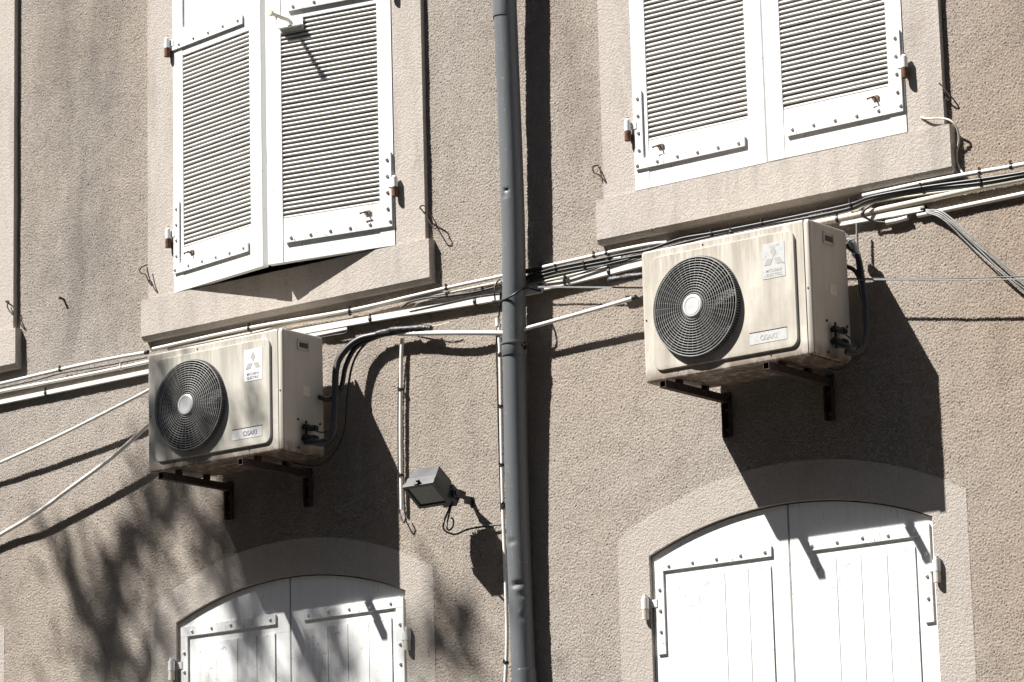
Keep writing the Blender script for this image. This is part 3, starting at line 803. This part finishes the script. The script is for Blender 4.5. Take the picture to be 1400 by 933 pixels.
run('cable', 'small black loop of cable at the left side of the downpipe', 'cable', m_black, [(684, 382, .03), (678, 388, .05), (676, 398, .06), (677, 411, .06)], .0035)
run('cable', 'black cable crossing over the front of the downpipe', 'cable', m_black, [(740, 398, .03), (728, 395.5, .045), (719, 394, .072), (711, 397, .114), (703, 402.5, .136), (694, 408, .138), (686, 411, .122), (680, 412, .08), (674, 412, .04)], .0042)
# right of the downpipe
run('conduit', 'upper white conduit with a black sleeve just right of the downpipe', 'conduit', m_pvc, [(741, 366, .030), (821, 348, .030), (885, 335, .028), (912, 332, .018)], .0085, (741, 813, 830), group=GW)
run('sleeve', 'upper thick black sleeve coming out from behind the downpipe', 'sleeve', m_tape, [(700, 375, .030), (722, 370.5, .030), (742, 366, .030)], .0105)
run('sleeve', 'lower thick black sleeve coming out from behind the downpipe', 'sleeve', m_tape, [(700, 384, .030), (722, 380, .030), (741, 376, .030)], .0105)
run('conduit', 'short white conduit tucked among black cables right of the downpipe', 'conduit', m_pvc, [(741, 376, .030), (770, 369, .030), (800, 362.5, .026), (850, 352, .02)], .0070, (), group=GW)
run('trunking', 'wide white trunking from the downpipe to behind the sunlit air conditioner', 'trunking', m_pvc, [(700, 402, .018), (736, 394.5, .020), (774, 386, .020), (834, 371.5, .020), (876, 361, .020), (1000, 333, .02), (1118, 306, .020)], .014, (771, 834), prof=rect(.022, .028), group=GW, n=2)
for k, (off, m_, r_, lab) in enumerate(((0, m_black, .0062, 'thickest black cable in the bundle above the sunlit air conditioner'), (5.0, m_black, .0055, 'second black cable in the bundle above the sunlit air conditioner'),
                       (9.0, m_green_cable, .0036, 'greenish cable in the bundle above the sunlit air conditioner'), (12.5, m_pvc2, .0040, 'yellowed lowest cable in the bundle above the sunlit air conditioner'))):
    jj = lambda: random.uniform(-1.2, 1.2)
    base = [(722, 378, .03), (760, 368, .038), (821, 355.5, .038), (860, 347.5, .04), (889, 340, .04), (930, 327.5, .04), (973, 318.5, .04), (1042, 304.5, .04), (1100, 294, .04), (1163, 280, .04), (1193, 268, .045), (1259, 256.5, .04), (1340, 246, .04), (1400, 235.5, .04), (1460, 224, .04)]
    pts = [(x, y+off*(.95 if x < 1180 else .75)+(jj() if 730 < x < 1450 else 0), d-.003*k) for x, y, d in base]
    run('cable', lab, 'cable', m_, pts, r_, (760, 830, 973, 1042, 1163, 1259, 1340) if k == 0 else ((795, 1000, 1163, 1340) if k == 1 else ()), group='black cable bundle above the sunlit air conditioner')
run('cable', 'black cable winding through the bundle right of the downpipe', 'cable', m_black, [(735, 391, .03), (752, 384, .04), (775, 380, .04), (800, 372, .04), (830, 362, .04), (870, 352, .035), (900, 342, .03)], .0035, (773,))
run('strap', 'thin flat grey strip running straight from the downpipe to the sunlit air conditioner', 'strip', m_grey_cable, [(728, 392.5, .05), (800, 392.8, .05), (890, 394, .05)], .003, prof=rect(.0015, .007), n=2)
# right of the right unit
run('conduit', 'uppermost white conduit emerging below the right stone sill at the right edge', 'conduit', m_pvc, [(1180, 268, .030), (1268, 249, .030), (1340, 235.5, .030), (1383, 228, .030), (1470, 212, .030)], .0090, (1340, 1383), group=GW)
run('conduit', 'fat white conduit right of the sunlit air conditioner, middle of three', 'conduit', m_pvc2, [(1100, 309, .024), (1118, 305, .024), (1181, 292, .024), (1268, 273, .024), (1330, 259, .024), (1400, 245.5, .024), (1470, 232, .024)], .0125, (1146, 1181), group=GW)
run('trunking', 'lower white trunking with a black end right of the sunlit air conditioner', 'trunking', m_pvc, [(1150, 306, .018), (1190, 299, .018), (1264, 285.5, .018)], .011, (), prof=rect(.020, .020), group=GW, n=2, caps=(1,))
run('conduit', 'lowest white conduit reaching the right edge', 'conduit', m_pvc, [(1255, 295, .016), (1280, 290, .016), (1340, 277.5, .016), (1400, 265, .016), (1470, 250, .016)], .0095, (), group=GW)
run('conduit', 'short stub of white tube under the trunking right of the sunlit air conditioner', 'conduit', m_pvc, [(1212, 304.5, .024), (1226, 302, .024), (1241, 298, .022)], .0095, (), group=GW, straight=True)
run('cable', 'black cable looping over the fat conduit into the short stub', 'cable', m_black, [(1200, 277, .03), (1188, 283, .045), (1180, 291, .050), (1184, 298, .045), (1196, 303, .032), (1213, 304.5, .026)], .0045)
for k in range(4):
    run('phone_cable', ['uppermost', 'second', 'third', 'lowest'][k]+' of four thin grey cables sloping down to the right edge', 'cable', m_grey_cable,
        [(1266, 287+k*1.2, .03), (1290, 291+3.2*k, .04), (1330, 325+[0, 5.5, 8, 14][k], .055-.006*k), (1372, 362+[0, 3, 11, 14][k], .05), (1420, 400+[0, 7, 9, 15][k], .04), (1480, 450+3*k, .03)], .0030, group='grey telephone cables')
for k in range(2):
    run('steel_wire', ['upper', 'lower'][k]+' of two thin wires stretched level from the sunlit air conditioner to the right edge', 'wire', [m_black, m_grey_cable][k],
        [(1150, 381+2*k, .10), (1250, 381.5+1.5*k, .10), (1330, 380.5+2*k, .10), (1400, 378+4*k, .10), (1470, 376+4*k, .10)], .0026 if k == 0 else .0022, group='stretched wires')
run('stub_cable', 'loose wire stub with a bright end stretched left of the downpipe', 'cable', m_pvc2, [(560, 447, .03), (590, 446, .045), (603, 444, .05), (615, 441, .05)], .0022)
# drain hose between units
run('hose', 'level white drain hose reaching the left side of the downpipe', 'hose', m_pvc, [(545, 456.5, .045), (575, 456, .05), (630, 455.3, .055), (690, 455.8, .03)], .0105, n=4)
run('hose', 'white drain hose rising from the downpipe to the sunlit air conditioner', 'hose', m_pvc, [(717, 450, .075), (775, 434, .08), (835, 417, .085), (868, 407, .09)], .0088, n=4, caps=(1,))
# vertical conduit by floodlight
VERT = True
run('conduit', 'short vertical white conduit ending above the floodlight', 'conduit', m_pvc, [(550, 463, .025), (548.5, 500, .025), (547.8, 600, .025), (549.3, 697, .025)], .0085, (528, 650), group=GW)
run('conduit', 'slim vertical white conduit strapped along the downpipe', 'conduit', m_pvc, [(683, 443, .028), (682.5, 460, .028), (684, 493, .028), (685.5, 593, .028), (687.5, 690, .028), (690, 760, .028), (693, 850, .028), (692.5, 900, .028), (690, 950, .028), (688, 1000, .028)], .0078, (484, 556, 636, 689, 694, 905), group=GW)
VERT = False
run('cable', 'black cable behind the short vertical conduit with a hook at its foot', 'cable', m_black, [(552, 463, .02), (545.5, 520, .02), (544.5, 600, .02), (546, 690, .022), (548, 707, .03), (552, 714.5, .035), (554.5, 709, .035), (552.5, 703, .03)], .0036)
run('cable', 'thin black cable running beside the slim conduit at the downpipe', 'cable', m_black, [(684, 400, .035), (683, 425, .035), (679, 460, .02), (680, 520, .02), (682, 600, .02), (685, 700, .02)], .0034)
run('cap', 'white coupling on top of the slim conduit beside the downpipe', 'coupling', m_pvc, [(680.3, 435.5, .03), (680.8, 446, .03)], .0105, straight=True)

# refrigerant lines, left unit
def lines(L, grp):
    for lab, pts, r in L: run('insulated_pipe', lab, 'pipe', m_black, pts, r, group=grp)
lines([('outermost thick black insulated pipe curving down behind the shaded air conditioner', [(560, 451, .045), (516, 458, .055), (490, 465, .07), (470, 482, .09), (459.5, 505, .11), (458, 554, .15), (455.5, 590, .19), (444, 605.5, .22), (424, 604, .25)], .0150),
       ('middle black insulated pipe curving down behind the shaded air conditioner', [(545, 452, .045), (512.6, 461.7, .05), (487, 475, .06), (473, 500, .075), (466, 530, .09), (450, 546, .12), (436, 543, .17)], .0110),
       ('thin black hose curving down furthest from the shaded air conditioner', [(530, 455, .04), (501, 469.4, .045), (483, 496, .055), (475, 539, .07), (471, 589, .10), (455, 622, .13), (431.6, 638, .18), (400, 634, .25)], .0050)], 'black refrigerant pipes of the left unit')
def wrap(label, pts, r, mat, amp=.25):
    P = cr([at(*p) for p in pts], 14); bm = bmesh.new(); n = len(P)
    rad = [r*(1+amp*.5*math.sin(i*.37)+random.uniform(-.07, .07)) for i in range(n)]
    rad[0] *= .4; rad[-1] *= .5
    sweep(bm, P, lambda t: circ(rad[round(t*(n-1))], 14))
    for v in bm.verts: v.co += Vector([random.uniform(-1, 1)*r*.12 for _ in range(3)])
    o = link('tape_wrap', bm, mat, smooth=True); tag(o, label, 'wrapping'); return o
wrap('lumpy black tape wrapping round the pipes at the level drain hose', [(508, 460, .055), (530, 453, .055), (555, 450, .055), (580, 448.5, .05), (590, 450, .045)], .0135, m_tape)
run('insulated_pipe', 'taped black pipe end at the valves of the shaded air conditioner', 'pipe', m_tape, [(418, 604.5, .26), (430, 604.5, .26), (440, 604.5, .24), (449, 602.5, .22)], .0145)
run('cable', 'thin black cable from the upper valve of the shaded air conditioner', 'cable', m_black, [(420, 588.5, .26), (430, 589, .25), (443, 591, .2), (455, 580, .1)], .003)
wrap('lumpy black tape wrapping behind the top left corner of the sunlit air conditioner', [(832, 384, .06), (850, 380.5, .065), (875, 377, .07), (900, 374, .07)], .014, m_tape)
wrap('crinkled silver foil wrapping behind the top right corner of the sunlit air conditioner', [(1150, 322, .09), (1162, 330, .09), (1168, 340, .085), (1172, 352, .08)], .015, m_silver)
lines([('thick black insulated pipe hanging behind the sunlit air conditioner', [(1158, 335, .09), (1172, 350, .085), (1179, 385, .085), (1184, 425, .11), (1184, 462, .15), (1175, 482, .2), (1156, 481, .25)], .0125),
       ('thin black hose looping below the valves of the sunlit air conditioner', [(1170, 345, .06), (1176, 400, .06), (1186, 450, .09), (1180, 480, .15), (1166, 492, .22), (1155, 503, .25), (1143, 507, .25), (1132, 504, .26)], .0042),
       ('middle black insulated pipe behind the sunlit air conditioner', [(1150, 363, .1), (1168, 370, .09), (1179, 395, .085), (1182, 440, .09)], .0085)], 'black refrigerant pipes of the right unit')
run('insulated_pipe', 'taped black pipe end at the valves of the sunlit air conditioner', 'pipe', m_tape, [(1143, 470, .26), (1158, 474, .25), (1168, 479, .22)], .0125)
run('cable', 'thin black cable from the upper valve of the sunlit air conditioner', 'cable', m_black, [(1145, 453, .26), (1156, 457.5, .25), (1166, 466, .2), (1176, 474, .15)], .003)
run('conduit', 'thin grey vertical tube behind the top right corner of the sunlit air conditioner', 'conduit', m_grey_cable, [(1171.5, 305, .05), (1172, 330, .05), (1174, 360, .05), (1177, 400, .05)], .0048, group=GW)
run('cable', 'pale cable poking out of the right surround and dropping behind the conduits', 'cable', m_pvc2, [(1259, 161, .032), (1268, 162.5, .045), (1285, 162, .05), (1299, 165, .055), (1308, 175, .045), (1311, 190, .03), (1308, 212, .012), (1310, 226, .012), (1318, 240, .018)], .0042)
# holdback wires
def hook(label, pts): run('wire_hook', label, 'hook', m_rustwire, pts, .0030, group='bent wire hooks beside the windows', n=6)
m_rustwire = mat_rust('dark wire', (.02, .014, .012), (.07, .035, .02))
hook('bent wire hook right of the ajar louvred shutters', [(578, 288, .02), (574, 284, .05), (578, 281, .07), (584, 285, .07), (590, 295, .06), (597, 308, .055), (594, 313, .05), (587, 303, .05), (581, 290, .04)])
hook('bent wire hook at the left side of the ajar louvred shutters', [(201, 362, .03), (192, 367, .05), (192, 373, .05), (199, 376, .05), (203, 385, .05), (208, 391, .05), (204, 380, .05), (201, 366, .05)])
hook('bent wire hook between the downpipe and the closed louvred shutters', [(818, 226, .01), (811, 228, .03), (812, 236, .035), (820, 240, .035), (829, 250, .03), (824, 238, .03), (818, 228, .03)])
hook('bent wire hook right of the closed louvred shutters', [(1285, 117, .01), (1284, 114, .03), (1290, 120, .03), (1299, 133, .03), (1296, 137, .02), (1287, 122, .02)])
hook('bent wire hook beside the cut-off window at the left edge', [(6, 413, .02), (12, 412, .05), (10, 420, .05), (18, 431, .05), (15, 421, .04)])
bm = bmesh.new(); p = at(88, 410, 0); cyl(bm, p+Vector((0, .005, 0)), p+Vector((0, -.03, .004)), .006, k=8); ball(bm, p+Vector((0, -.03, .004)), .008)
tag(link('nail', bm, m_rust, smooth='auto'), 'rusty nail stuck in the bare wall between the two left windows', 'nail')

# ------------------------------------------------------------------ floodlight
fl = thing('floodlight', 'small grey floodlight tilted down beside the downpipe', 'floodlight')
wj = at(646, 687, 0)                       # wall fixing
TL = at(550, 666, .285); TRp = TL+Vector((.165, 0, 0))
v_ = Vector((0, .826, -.563)); n_ = Vector((0, .563, .826)); u_ = Vector((1, 0, 0)); W_, H_ = .168, .138
F = Matrix((u_, v_, n_)).transposed().to_4x4(); F.translation = TL      # local: x across, y down the face, z backwards
def fbox(bm, x0, x1, y0, y1, z0, z1): box(bm, x0, x1, y0, y1, z0, z1, F)
bm = bmesh.new()
f0 = [(0, 0), (W_, 0), (W_, H_), (0, H_)]; b0 = [(.022, .012), (W_-.022, .012), (W_-.022, H_-.030), (.022, H_-.030)]
m0 = [(.006, .003), (W_-.006, .003), (W_-.006, H_-.006), (.006, H_-.006)]
ra = [bm.verts.new(F @ Vector((x, y, .012))) for x, y in m0]; rb = [bm.verts.new(F @ Vector((x, y, .045))) for x, y in m0]; rc = [bm.verts.new(F @ Vector((x, y, .105))) for x, y in b0]
for A, B in ((ra, rb), (rb, rc)):
    for i in range(4): bm.faces.new((A[i], A[(i+1) % 4], B[(i+1) % 4], B[i]))
bm.faces.new(ra); bm.faces.new(rc[::-1])
for i in range(9): fbox(bm, .03+.012*i, .035+.012*i, .02, H_-.04, .104, .116)
link('housing', bm, m_cast, fl, bevel=.002)
bm = bmesh.new(); fbox(bm, 0, W_, 0, .014, -.004, .0125); fbox(bm, 0, W_, H_-.014, H_, -.004, .0125); fbox(bm, 0, .014, .0145, H_-.0145, -.004, .0125); fbox(bm, W_-.014, W_, .0145, H_-.0145, -.004, .0125)
fr = link('frame', bm, m_cast2 if 'm_cast2' in globals() else m_lampdark, fl, bevel=.0015)
bm = bmesh.new(); fbox(bm, .012, W_-.012, .012, H_-.012, .002, .0115); link('glass', bm, m_glass, fl)
bm = bmesh.new(); fbox(bm, W_/2-.012, W_/2+.006, -.010, .004, -.006, .016); fbox(bm, W_/2-.004, W_/2+.012, -.018, -.004, .006, .012); link('clip', bm, m_black, fl)
bm = bmesh.new(); fbox(bm, W_*.58, W_*.98, H_*.80, H_*1.28, .02, .085); link('junction_box', bm, m_lampdark, fl, bevel=.006, seg=2)
cb = F @ Vector((W_*.98+.006, H_*.98, .055))
bm = bmesh.new()
sweep(bm, [cb+Vector((.004, -.02, 0)), cb+Vector((.006, .02, .0)), Vector((cb.x+.012, cb.y+.05, wj.z+.012)), Vector((wj.x-.002, -.05, wj.z+.006)), Vector((wj.x+.004, .004, wj.z+.004))], rect(.006, .034), n0=(1, 0, 0))
cyl(bm, cb-Vector((.012, 0, 0)), cb+Vector((.014, 0, 0)), .013, k=12); box(bm, wj.x-.008, wj.x+.012, -.010, -.003, wj.z-.018, wj.z+.020)
link('bracket', bm, m_lampdark, fl)
j = F @ Vector((W_*.78, H_*1.25, .05))
def pj(p): 
    q = p-CAM; return (700+FPX*q.dot(RT)/q.dot(fw), 466.5-FPX*q.dot(UP)/q.dot(fw))
jx, jy = pj(j)
bm = bmesh.new()
sweep(bm, cr([j, at(607, 714, .20), at(607, 724, .17), at(614, 729, .14), at(624, 730.5, .10), at(640, 724, .06), at(662, 720, .03), at(688, 717, .02)], 10), circ(.0042, 10))
sweep(bm, cr([j, at(611, 718, .20), at(614, 725, .19), at(619, 720, .19), at(620, 712, .19), at(617, 707.5, .2)], 10), circ(.0038, 10))
link('cable', bm, m_black, fl, smooth='auto')

# ------------------------------------------------------------------ tree standing in the street, outside the picture: its shade falls on the wall
def tree():
    root = thing('shade_tree', 'leafy street tree casting dappled shade over the lower left wall', 'tree', (-5.6, -5.2, 0))
    base = Vector((-5.6, -5.2, 0)); rnd = random.Random(11)
    bm = bmesh.new()
    trunk = cr([base, base+Vector((.1, .1, 2.5)), base+Vector((.4, .2, 5)), base+Vector((.9, .5, 9.0))], 8)
    n = len(trunk); sweep(bm, trunk, lambda t: circ(.19*(1-.55*t), 12))
    top_ = trunk[-1]; S = -SD; tips = []
    # twig ends, given as the wall point they shade and the distance towards the sun
    def tip(px, py, t, d=0): return at(px, py, d)+S*(t+1.3)
    main = [tip(160, 1000, 7.4), tip(150, 900, 7.0), tip(215, 760, 6.6), tip(330, 880, 7.2), tip(470, 960, 7.5), tip(560, 900, 7.4)]
    twigs = [(main[1], tip(160, 800, 6.6)), (main[1], tip(105, 820, 6.6)), (main[2], tip(250, 640, 6.2)),
             (main[3], tip(300, 740, 6.4)), (main[3], tip(360, 800, 6.4)), (main[4], tip(450, 850, 6.6)), (main[4], tip(400, 900, 6.8)), (main[5], tip(640, 860, 6.8))]
    lows = []
    for m_ in main:
        mid = top_.lerp(m_, .5)+Vector((0, 0, -.35)); P = cr([top_-Vector((0, 0, rnd.uniform(.2, 1.6))), mid, m_], 8); sweep(bm, P, lambda t: circ(.032*(1-.75*t), 8)); lows.append(P)
    segs = []
    for a, b in twigs:
        mid = a.lerp(b, .5)+Vector((rnd.uniform(-.1, .1), rnd.uniform(-.1, .1), rnd.uniform(-.08, .12))); P = cr([a, mid, b], 8); sweep(bm, P, lambda t: circ(.009*(1-.7*t), 6)); segs.append((P, .9))
    for a, b in twigs:
        for _ in range(2):
            p0 = a.lerp(b, rnd.uniform(.35, .95)); d = (b-a).normalized()*rnd.uniform(.15, .32)+Vector((rnd.gauss(.03, .08), rnd.gauss(0, .05), rnd.gauss(0, .08)))
            P = cr([p0, p0+d*.5+Vector((rnd.gauss(0, .02), 0, rnd.gauss(0, .02))), p0+d], 7); sweep(bm, P, lambda t: circ(.007*(1-.6*t), 5)); segs.append((P, -.5))
    link('trunk', bm, m_bark, root, smooth='auto')
    V = []; Fc = []
    def leaf(c, s):
        d = Vector([rnd.gauss(0, 1) for _ in range(3)]).normalized(); e = d.cross(Vector([rnd.gauss(0, 1) for _ in range(3)])).normalized()
        k = len(V); V.extend([c-d*s, c+e*s*.38, c+d*s, c-e*s*.38]); Fc.append((k, k+1, k+2, k+3))
    for P, w in segs:
        for i, p in enumerate(P):
            f = i/(len(P)-1)
            if w < 0:
                for _ in range(4): leaf(p+Vector([rnd.gauss(0, .018) for _ in range(3)]), rnd.uniform(.025, .04))
            for _ in range(int(8*w)):
                leaf(p+Vector([rnd.gauss(0, .045) for _ in range(3)]), rnd.uniform(.025, .045))
    # leaf clumps
    clumps = [(215, 950, .16, 230), (165, 915, .14, 130), (130, 960, .14, 120), (190, 740, .09, 60), (205, 800, .09, 50), (235, 700, .08, 30), (225, 860, .10, 60), (345, 945, .10, 70),
              (470, 920, .09, 50), (480, 960, .10, 50), (345, 880, .06, 30), (620, 925, .12, 50), (655, 850, .10, 20), (232, 640, .08, 30), (260, 640, .08, 30), (345, 585, .05, 12),
              (285, 700, .08, 30), (280, 760, .07, 20), (240, 730, .08, 40), (300, 790, .08, 30), (700, 960, .14, 70), (150, 860, .10, 40)]
    clumps = [c_+(0,) for c_ in clumps]+[(214, 505, .06, 40, .39), (216, 545, .06, 55, .39), (214, 585, .06, 55, .39), (222, 620, .06, 45, .39), (250, 560, .07, 25, .39), (262, 625, .05, 20, .39), (318, 575, .035, 14, .39), (345, 560, .03, 9, .39)]
    for px, py, s, n_, d_ in clumps:
        c = tip(px, py, rnd.uniform(6.3, 7.2) if not d_ else 5.6, d_)
        for _ in range(int(n_*(.62 if not d_ else 1))): leaf(c+Vector([rnd.gauss(0, s) for _ in range(3)]), rnd.uniform(.03, .055))
    # the bulk of the crown, shading the wall left of the picture and below it
    for _ in range(7000):
        d = Vector([rnd.gauss(0, 1) for _ in range(3)]); c = top_+Vector((-2.4, -1.2, -1.2))+Vector((d.x*.8, d.y*.8, d.z*.8)); leaf(c, rnd.uniform(.04, .07))
    me = bpy.data.meshes.new('crown'); me.from_pydata([tuple(v) for v in V], [], Fc); me.materials.append(m_leaf)
    o = bpy.data.objects.new('crown', me); C.objects.link(o)
    for ch in [c for c in C.objects if c.name == 'trunk' and c.parent == root] + [o]:
        ch.parent = root; ch.matrix_parent_inverse = Matrix.Translation(-base)
tree()

# ------------------------------------------------------------------ house added behind the camera, unseen: it keeps the low sky off the wall
sky_blocker = thing('house', 'tall plain unseen house added across the street to block low sky', 'house', (4, -15, 0))
bm = bmesh.new(); box(bm, -34, 30, -9, 0, 0, 18.5); link('wall', bm, m_blocker, sky_blocker)
bm = bmesh.new(); box(bm, -34.3, 30.3, -9.3, .3, 18.503, 18.8); link('roof', bm, m_roof, sky_blocker)
for fl_ in range(5):
    for k in range(9):
        bm = bmesh.new(); x = -15.6+3.9*k; box(bm, x, x+1.2, .003, .05, 1.4+3.3*fl_, 3.3+3.3*fl_); link('window', bm, m_pane, sky_blocker)
